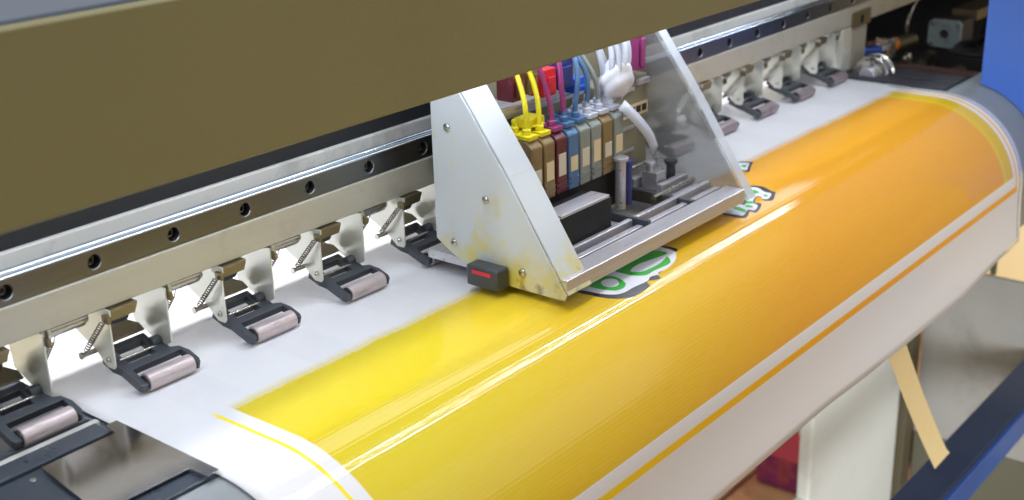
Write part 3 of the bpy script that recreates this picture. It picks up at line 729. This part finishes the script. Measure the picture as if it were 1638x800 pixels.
def copy_tree(o, parent=None):
    c = o.copy(); COL.objects.link(c)
    if parent: c.parent = parent
    for ch in kids(o): copy_tree(ch, c)
    return c
LAB = {-1: 'pinch roller at the left picture edge, sitting on the bare bed left of the banner',
       0: 'first pinch roller assembly on the banner, nearest the steel clamp plate',
       1: 'second pinch roller on the banner counted from the steel clamp plate',
       2: 'third pinch roller on the banner counted from the steel clamp plate',
       3: 'pinch roller on the white banner just left of the carriage, almost touching its white plate',
       4: 'pinch roller hidden behind the white left plate of the carriage',
       5: 'pinch roller behind the ink dampers of the carriage',
       6: 'pinch roller behind the smoked right guard of the carriage',
       7: 'pinch roller seen through the guard just past the right side of the carriage',
       8: 'first fully visible pinch roller right of the carriage, worn pink roller',
       9: 'fourth pinch roller from the end post, second right of the carriage',
       10: 'second pinch roller from the aluminium end post',
       11: 'last pinch roller, beside the aluminium end post at the far edge of the banner'}
LAB[8] = 'worn pink pinch roller nearest to the right side of the carriage'
LAB[9] = 'third pinch roller from the aluminium end post at the far end'
roots = []
for k in range(-1, 12):
    o = base if not roots else copy_tree(base)
    o.location = (X00 + PITCH * k + (0.001 if k == 2 else 0), 0, 0)
    roots.append(o)
    tag(o, LAB.get(k, 'pinch roller assembly beyond the left picture edge on the bare bed'), 'pinch roller', 'pinch rollers under the beam')
    if k >= 8:
        for c in kids(o):
            if c.name.startswith('roller'):
                c.material_slots[0].link = 'OBJECT'; c.material_slots[0].material = MT['rollerdirty']

# ------------------------------------------------------------------ print carriage
C0 = empty('print_carriage', (0.49, -0.08, 0.0))
tag(C0, 'print head carriage with white side plate, coloured ink dampers and silver bottom frame', 'carriage')
def cpart(bm, name, m, bevel=0.0, smooth=False, parent=None):
    for v in bm.verts: v.co -= C0.location
    o = finish(bm, name, m, parent or C0, bevel, smooth); return o
XL, XR = 0.334, 0.596
side = [(-0.034, 0.176), (-0.040, 0.176), (-0.066, 0.143), (-0.105, 0.090), (-0.1500, 0.0215), (-0.1575, 0.010), (-0.1560, 0.006), (-0.098, 0.006), (-0.070, 0.013), (-0.050, 0.020), (-0.034, 0.030)]
bm = new(); plate(bm, side, [], lambda a, b, t: (t, a, b), XL, XL + 0.0016)
# folded front flange
hyp = [(-0.040, 0.176), (-0.066, 0.143), (-0.105, 0.090), (-0.1500, 0.0215), (-0.1575, 0.010)]
def flange(bm, x0, x1, pts, th=0.0014):
    for (a, za), (b, zb) in zip(pts, pts[1:]):
        q = [bm.verts.new(p) for p in ((x0, a, za), (x1, a, za), (x1, b, zb), (x0, b, zb))]
        nrm = Vector((0, -(za - zb), -(b - a) * -1)).normalized()
        nrm = Vector((0, zb - za, a - b)).normalized() 
        q2 = [bm.verts.new(v.co - nrm * -th) for v in q]
        bm.faces.new(q); bm.faces.new(list(reversed(q2)))
        for i in range(4): bm.faces.new([q[i], q[(i + 1) % 4], q2[(i + 1) % 4], q2[i]])
cpart(bm, 'left_side_plate', MT['stained'], 0.0004)
for yy, zz in ((-0.052, 0.030), (-0.050, 0.120), (-0.118, 0.020), (-0.085, 0.070)):
    bm = new(); lathe(bm, (XL - 0.0001, yy, zz), (-1, 0, 0), [(0, 0.0030), (0.0012, 0.0030), (0.0019, 0.0020), (0.0019, 0.0012), (0.0010, 0.0010)], 16)
    cpart(bm, 'plate_bolt', MT['bolt'], 0, True)
bm = new(); flange(bm, XL + 0.0018, XL + 0.030, hyp)
cpart(bm, 'front_flange', MT['stained'])
bm = new(); box(bm, XL + 0.0018, XL + 0.026, -0.0385, -0.0345, 0.030, 0.172)
cpart(bm, 'rear_flange', MT['cartwhite'], 0.001)
# right guard of smoked acrylic
bm = new(); plate(bm, side, [], lambda a, b, t: (t, a, b), XR, XR + 0.0030)
cpart(bm, 'right_guard', MT['acrylic'], 0.0004)
bm = new(); flange(bm, XR + 0.0035, XR + 0.0155, [(a - 0.0, b) for a, b in hyp])
cpart(bm, 'guard_flange', MT['acrylicedge'])
# bottom frame
bm = new(); box(bm, XL + 0.002, XR - 0.001, -0.1570, -0.1385, 0.0095, 0.0215)
cpart(bm, 'front_bar', MT['frame'], 0.0008)
bm = new(); box(bm, XL + 0.002, XR - 0.001, -0.1330, -0.1270, 0.0110, 0.0190); box(bm, XL + 0.002, XR - 0.001, -0.1225, -0.1180, 0.0110, 0.0225)
for b_ in islands(bm):
    o = cpart(b_, 'middle_bar', MT['frame'], 0.0006)
bm = new(); box(bm, XL + 0.002, 0.470, -0.1175, -0.074, 0.0105, 0.0180); box(bm, 0.545, XR - 0.001, -0.1175, -0.074, 0.0105, 0.0180); 
box(bm, XL + 0.002, XR - 0.001, -0.0735, -0.022, 0.0105, 0.0180)
for b_ in islands(bm):
    o = cpart(b_, 'base_tray', MT['frame'], 0.0006)
bm = new(); box(bm, 0.472, 0.476, -0.1380, -0.0740, 0.011, 0.024); box(bm, 0.540, 0.5445, -0.1380, -0.0740, 0.011, 0.022)
for b_ in islands(bm):
    o = cpart(b_, 'cross_rib', MT['plastic'], 0.0005)
# print head block
bm = new(); box(bm, 0.372, 0.452, -0.1160, -0.0840, 0.0185, 0.046)
cpart(bm, 'print_head', MT['black'], 0.001)
bm = new(); box(bm, 0.384, 0.448, -0.1165, -0.0990, 0.0464, 0.0490); box(bm, 0.372, 0.383, -0.1165, -0.086, 0.0464, 0.0480)
for b_ in islands(bm):
    o = cpart(b_, 'head_cover', MT['frame'], 0.0004)
bm = new(); box(bm, 0.376, 0.520, -0.083, -0.0775, 0.0185, 0.0500)
cpart(bm, 'damper_holder', MT['black'], 0.001)
# dampers
dx = 0.386; cols = ['brown', 'brown', 'darkred', 'cyan', 'greyclear', 'greyclear', 'brown', 'greyclear']
tops = ['yellowink', 'yellowink', 'magenta', 'cyan', 'cyan', 'ribbon', 'ribbon', 'ribbon']
for i, (cc, tt) in enumerate(zip(cols, tops)):
    x0 = dx + i * 0.0158
    bm = new(); plate(bm, [(-0.088, 0.0510), (-0.088, 0.0960), (-0.082, 0.1010), (-0.052, 0.1010), (-0.048, 0.0950), (-0.048, 0.0510)], [], lambda a, b, t: (t, a, b), x0, x0 + 0.0138)
    d_ = cpart(bm, 'ink_damper', MT[cc], 0.0012)
    bm = new()
    for zz in (0.0560, 0.0600): box(bm, x0 + 0.0012, x0 + 0.0126, -0.0889, -0.0881, zz, zz + 0.0014)
    for q_, b_ in enumerate(islands(bm)): cpart(b_, 'damper_rib', MT[cc]).parent = d_
    bm = new(); box(bm, x0 + 0.0022, x0 + 0.0116, -0.0884, -0.0881, 0.0660, 0.0780 + 0.003 * (i % 3)); cpart(bm, 'damper_label', MT['label' if i % 2 else 'rear']).parent = d_
    bm = new(); box(bm, x0 + 0.001, x0 + 0.0128, -0.0850, -0.056, 0.1015, 0.1050)
    for yy in (-0.078, -0.066):
        lathe(bm, (x0 + 0.0068, yy, 0.1050), (0, 0, 1), [(0, 0.0036), (0.004, 0.0036), (0.0045, 0.0022), (0.010, 0.0020)], 14)
    cpart(bm, 'damper_cap', MT[tt], 0.0004, False, None).parent = d_
    # ink tube rising and bending back
    bm = new()
    pts = []
    for s_ in range(15):
        t = s_ / 14
        pts.append((x0 + 0.0068 + 0.012 * t * sin(i * 1.7 + 2 * t), -0.078 + 0.010 * sin(3 * t + i) * t + 0.03 * t * t, 0.113 + 0.062 * t ** 0.8))
    tube(bm, pts, 0.0021, 10)
    cpart(bm, 'ink_tube', MT[['yellowink', 'yellowink', 'magenta', 'magenta', 'cyan', 'cyan', 'greyclear', 'ribbon'][i]], 0, True)
# coloured connectors at the top left
for x0, x1, y0, z0, z1, mm in ((0.392, 0.408, -0.066, 0.128, 0.150, 'darkred'), (0.412, 0.424, -0.066, 0.130, 0.152, 'brown'), (0.430, 0.446, -0.067, 0.124, 0.146, 'redp'), (0.450, 0.470, -0.066, 0.126, 0.150, 'indigo'), (0.474, 0.490, -0.064, 0.118, 0.130, 'bluep'), (0.570, 0.582, -0.062, 0.118, 0.152, 'magenta'), (0.40, 0.42, -0.075, 0.1065, 0.114, 'yellowink')):
    bm = new(); box(bm, x0, x1, y0, y0 + 0.016, z0, z1); box(bm, x0 + 0.003, x1 - 0.003, y0 - 0.0025, y0 - 0.0002, z0 + 0.003, z1 - 0.006)
    cpart(bm, 'connector', MT[mm], 0.0008)
# rear mounting plate
bm = new(); box(bm, 0.366, 0.5945, -0.0235, -0.0200, 0.0185, 0.172)
cpart(bm, 'back_plate', MT['board'], 0.001)
bm = new(); box(bm, 0.372, 0.500, -0.050, -0.028, 0.116, 0.121); box(bm, 0.372, 0.50, -0.055, -0.050, 0.112, 0.121)
for b_ in islands(bm):
    o = cpart(b_, 'tube_clamp', MT['frame'], 0.0005)
# circuit cover with its colour label
bm = new(); box(bm, 0.520, 0.5945, -0.0560, -0.0300, 0.030, 0.112)
cov = cpart(bm, 'circuit_cover', MT['board'], 0.0015)
bm = new()
for z in (0.100, 0.0665, 0.046): box(bm, 0.530, 0.572, -0.0580, -0.0562, z, z + 0.0030)
box(bm, 0.580, 0.594, -0.0580, -0.0562, 0.060, 0.063); box(bm, 0.576, 0.594, -0.0600, -0.0562, 0.104, 0.109)
for b_ in islands(bm):
    o = cpart(b_, 'cover_slots', MT['frame'], 0.0004); o.parent = cov
bm = new(); box(bm, 0.519, 0.5945, -0.05685, -0.0562, 0.0765, 0.0875)
lab = cpart(bm, 'colour_label', MT['label']); lab.parent = cov
bm = new(); cc = ['pink', 'redp', 'magenta', 'cyan', 'bluep', 'brown', 'brownbox', 'brownbox']; mats = []
for i, c in enumerate(cc):
    x0 = 0.522 + i * 0.0090; box(bm, x0, x0 + 0.0070, -0.0572, -0.0569, 0.0790, 0.0850, i); mats.append(MT[c])
o = cpart(bm, 'label_swatches', mats); o.parent = cov
# white cable bundle with a crumpled wrap
for i in range(9):
    bm = new(); pts = []
    for s_ in range(16):
        t = s_ / 15
        pts.append((0.498 + 0.004 * i + 0.012 * sin(2.2 * t + i), -0.066 - 0.006 * cos(i * 1.3) - 0.012 * sin(pi * t), 0.100 + 0.07 * t))
    tube(bm, pts, 0.0024, 9); cpart(bm, 'cable', MT['ribbon'], 0, True)
bm = new(); bmesh.ops.create_icosphere(bm, subdivisions=4, radius=1)
for v in bm.verts:
    n_ = 1 + 0.10 * sin(4 * v.co.x + 2 * v.co.z + 1) * cos(3 * v.co.y) + 0.05 * sin(7 * v.co.z + 5 * v.co.y)
    v.co = Vector((0.514 + 0.019 * v.co.x * n_, -0.078 + 0.011 * v.co.y * n_, 0.124 + 0.017 * v.co.z * n_))
cpart(bm, 'cable_wrap', MT['pwhite'], 0, True)
# flat ribbon running diagonally down
bm = new()
for i in range(10):
    t0, t1 = i / 10, (i + 1) / 10
    f0 = lambda t: Vector((0.500 + 0.052 * t, -0.090 - 0.006 * sin(pi * t), 0.104 - 0.052 * t))
    a, b = f0(t0), f0(t1); w_ = Vector((0.012, 0.002, 0.004))
    q = [bm.verts.new(v) for v in (a, a + w_, b + w_, b)]; bm.faces.new(q)
bmesh.ops.remove_doubles(bm, verts=bm.verts, dist=1e-6)
o = cpart(bm, 'ribbon_cable', MT['ribbon'], 0, True); sd = o.modifiers.new('t', 'SOLIDIFY'); sd.thickness = 0.0006
# upright posts and small blocks at the right
for x0, y0, r_, z1, mm in ((0.500, -0.092, 0.0045, 0.060, 'frame'), (0.513, -0.090, 0.0040, 0.054, 'indigo'), (0.560, -0.082, 0.0035, 0.040, 'frame'), (0.585, -0.088, 0.004, 0.036, 'plastic')):
    bm = new(); cyl(bm, (x0, y0, 0.0182), (x0, y0, z1), r_, 18); cyl(bm, (x0, y0, z1), (x0, y0, z1 + 0.003), r_ * 1.5, 18)
    cpart(bm, 'guide_post', MT[mm], 0.0004, True)
bm = new(); box(bm, 0.548, 0.5945, -0.074, -0.0600, 0.0185, 0.028); box(bm, 0.552, 0.5945, -0.100, -0.094, 0.0185, 0.026); box(bm, 0.556, 0.570, -0.092, -0.076, 0.0185, 0.034)
for b_ in islands(bm):
    o = cpart(b_, 'height_block', MT['frame'], 0.0008)
bm = new(); cyl(bm, (0.53, -0.105, 0.0215), (0.5955, -0.105, 0.0215), 0.0022, 14); cyl(bm, (0.53, -0.066, 0.034), (0.5955, -0.066, 0.034), 0.0026, 14)
for b_ in islands(bm):
    o = cpart(b_, 'adjusting_rod', MT['rod'], 0, True)
# wiper block with red strip at the foot of the left plate
bm = new(); box(bm, XL - 0.015, XL - 0.0012, -0.106, -0.076, 0.0060, 0.0225)
wb_ = cpart(bm, 'sensor_block', MT['plastic'], 0.0015)
bm = new(); box(bm, XL - 0.0158, XL - 0.0152, -0.100, -0.082, 0.0165, 0.0195)
cpart(bm, 'sensor_strip', MT['redp'], 0.0003).parent = wb_
# bearing blocks on the rail
bm = new(); box(bm, 0.395, 0.445, -0.0190, -0.0015, 0.0835, 0.108); box(bm, 0.530, 0.580, -0.0190, -0.0015, 0.0835, 0.108)
for b_ in islands(bm):
    o = cpart(b_, 'rail_slider', MT['frame'], 0.001)

# ------------------------------------------------------------------ things in the far service bay
T = empty('stepper_motor', (1.50, 0.015, -0.074)); tag(T, 'square cast motor with a hole in its flange inside the dark service bay', 'motor')
def mpart(bm, name, m, base_, bevel=0, smooth=False):
    for v in bm.verts: v.co -= base_.location
    return finish(bm, name, m, base_, bevel, smooth)
R_ = Matrix.Rotation(radians(-8), 3, 'Z')
sq = [(-0.008, 0.0), (-0.003, 0.005), (0.034, 0.005), (0.040, 0.0), (0.040, -0.030), (0.034, -0.0345), (-0.003, -0.0365), (-0.008, -0.031)]
cen = (0.016, -0.0155)
def circ(cy, cz, r, n=16): return [(cy + r * cos(2 * pi * i / n), cz + r * sin(2 * pi * i / n)) for i in range(n)]
bm = new(); plate(bm, sq, [circ(cen[0], cen[1], 0.0065, 20), circ(-0.0025, -0.002, 0.0022), circ(0.034, -0.002, 0.0022), circ(-0.0025, -0.031, 0.0022), circ(0.034, -0.031, 0.0022)], lambda a, b, t: (t, a, b), 1.50, 1.507)
mpart(bm, 'flange', MT['motor'], T, 0.001)
bm = new(); box(bm, 1.5075, 1.56, -0.006, 0.038, -0.034, 0.003)
mpart(bm, 'motor_body', MT['brownbox'], T, 0.003)
bm = new(); box(bm, 1.515, 1.55, 0.000, 0.032, -0.0745, -0.0345)
mpart(bm, 'motor_foot', MT['brownbox'], T, 0.003)
bm = new(); cyl(bm, (1.4995, cen[0], cen[1]), (1.5065, cen[0], cen[1]), 0.003, 14)
mpart(bm, 'motor_shaft', MT['rust'], T, 0, True)

T = empty('relay_box', (1.45, -0.035, -0.075)); tag(T, 'dark brown lidded box in front of the motor in the service bay', 'box')
bm = new(); box(bm, 1.45, 1.50, -0.062, -0.010, -0.0748, -0.034); mpart(bm, 'housing', MT['brownbox'], T, 0.002)
bm = new(); box(bm, 1.448, 1.502, -0.064, -0.008, -0.0335, -0.027); mpart(bm, 'lid', MT['brownbox'], T, 0.002)

T = empty('drive_wheel', (1.21, 0.02, -0.01)); tag(T, 'silver grooved wheel half sunk beside the foot of the end post', 'wheel')
bm = new(); lathe(bm, (1.140, -0.030, 0.0005), (1, 0, 0), [(0, 0.010), (0.0, 0.0215), (0.004, 0.0235), (0.006, 0.0205), (0.016, 0.0205), (0.018, 0.0235), (0.022, 0.0225), (0.022, 0.006)], 40)
mpart(bm, 'rim', MT['rod'], T, 0.0006, True)
bm = new(); cyl(bm, (1.128, -0.030, 0.0005), (1.1395, -0.030, 0.0005), 0.010, 24)
mpart(bm, 'hub', MT['frame'], T, 0.001, True)

T = empty('hose_fitting', (1.26, 0.03, -0.01)); tag(T, 'bright blue hose fitting with brass ends behind the end post', 'fitting')
bm = new(); cyl(bm, (1.268, 0.036, -0.0005), (1.310, 0.033, -0.0065), 0.0060, 18); mpart(bm, 'sleeve', MT['bluep'], T, 0.001, True)
bm = new(); cyl(bm, (1.3105, 0.033, -0.0065), (1.326, 0.032, -0.0085), 0.0068, 8); mpart(bm, 'nut', MT['bolt'], T, 0.001)
bm = new(); cyl(bm, (1.270, 0.031, 0.0092), (1.281, 0.029, 0.0087), 0.0040, 14); mpart(bm, 'plug', MT['rust'], T, 0.0006, True)

T = empty('valve_block', (1.325, 0.03, -0.03)); tag(T, 'small brass and silver valve block with an orange collar on the tray', 'valve')
bm = new(); box(bm, 1.322, 1.338, 0.020, 0.044, -0.020, 0.008); mpart(bm, 'valve_body', MT['bolt'], T, 0.002)
bm = new(); cyl(bm, (1.3385, 0.030, -0.005), (1.350, 0.030, -0.005), 0.011, 20); mpart(bm, 'collar', MT['orangep'], T, 0.001, True)
bm = new(); cyl(bm, (1.3505, 0.030, -0.007), (1.425, 0.034, -0.012), 0.010, 20); mpart(bm, 'barrel', MT['zincdark'], T, 0.001, True)
bm = new(); lathe(bm, (1.352, 0.012, -0.024), (0, -1, 0), [(0, 0.009), (0.006, 0.009), (0.008, 0.006)], 18); mpart(bm, 'knob', MT['rod'], T, 0, True)
bm = new(); box(bm, 1.30, 1.44, 0.01, 0.05, -0.0748, -0.034); mpart(bm, 'bracket', MT['black'], T, 0.002)

def bez(p, n=24):
    p = [Vector(v) for v in p]; out = []
    for i in range(len(p) - 1):
        p0, p1, p2, p3 = p[max(i - 1, 0)], p[i], p[i + 1], p[min(i + 2, len(p) - 1)]
        for j in range(n // (len(p) - 1)):
            t = j / (n // (len(p) - 1))
            out.append(0.5 * ((2 * p1) + (-p0 + p2) * t + (2 * p0 - 5 * p1 + 4 * p2 - p3) * t * t + (-p0 + 3 * p1 - 3 * p2 + p3) * t ** 3))
    return out + [p[-1]]
bm = new(); tube(bm, bez([(1.420, 0.055, -0.070), (1.405, 0.035, -0.02), (1.395, 0.03, 0.020), (1.432, 0.03, 0.048), (1.52, 0.035, 0.042)]), 0.0022, 10)
tag(finish(bm, 'cable', MT['rod'], None, 0, True), 'thin grey cable arching up in front of the dark bay left of the motor', 'cable')
bm = new(); tube(bm, bez([(1.53, -0.030, -0.060), (1.52, -0.034, -0.020), (1.50, -0.050, 0.030), (1.48, -0.062, 0.075)]), 0.0040, 10)
tag(finish(bm, 'cable', MT['rubber'], None, 0, True), 'thick dark cable rising right of the motor beside the blue panel', 'cable')
bm = new(); tube(bm, bez([(1.505, -0.005, -0.030), (1.49, -0.040, -0.018), (1.47, -0.060, -0.006), (1.47, -0.110, -0.002)]), 0.0055, 12)
tag(finish(bm, 'hose', MT['brownbox'], None, 0, True), 'brown hose running from the motor towards the blue panel', 'hose')

# ------------------------------------------------------------------ under the machine
bm = new(); box(bm, 1.60, 1.92, 0.318, 0.60, -0.898, -0.45)
bx = finish(bm, 'red_box', MT['red'], None, 0.004); tag(bx, 'red box with a purple patterned lower border standing on the tiled floor behind the leg', 'box')
bm = new(); box(bm, 1.5985, 1.5995, 0.205, 0.318, -0.897, -0.40); bm.free()
bm = new(); box(bm, 1.560, 1.598, 0.19, 0.3155, -0.898, -0.45)
bmesh.ops.bevel(bm, geom=bm.edges[:], offset=0.003, segments=2, affect='EDGES')
rb = finish(bm, 'front_panel', MT['red'], bx)
bm = new(); box(bm, 1.5588, 1.5597, 0.1905, 0.315, -0.896, -0.835)
finish(bm, 'patterned_border', MT['purple'], bx)
bm = new(); plate(bm, [(0.20, -0.735), (0.238, -0.762), (0.205, -0.815), (0.195, -0.80)], [], lambda a, b, t: (t, a, b), 1.5560, 1.5566)
tag(finish(bm, 'paper_tag', MT['white']), 'white paper corner stuck on the red box beside the leg', 'paper')
bm = new(); box(bm, 1.80, 1.95, 0.06, 0.16, -0.898, -0.83)
tag(finish(bm, 'pink_box', MT['pink'], None, 0.003), 'small pink box on the floor between the leg and the blue beam', 'box')
bm = new(); tube(bm, bez([(1.68, 0.1, -0.55), (1.70, 0.1, -0.70), (1.735, 0.095, -0.80), (1.775, 0.1, -0.893)]), 0.006, 10)
tag(finish(bm, 'power_cord', MT['rubber'], None, 0, True), 'black power cord hanging down beside the hanging tape strip', 'cord')
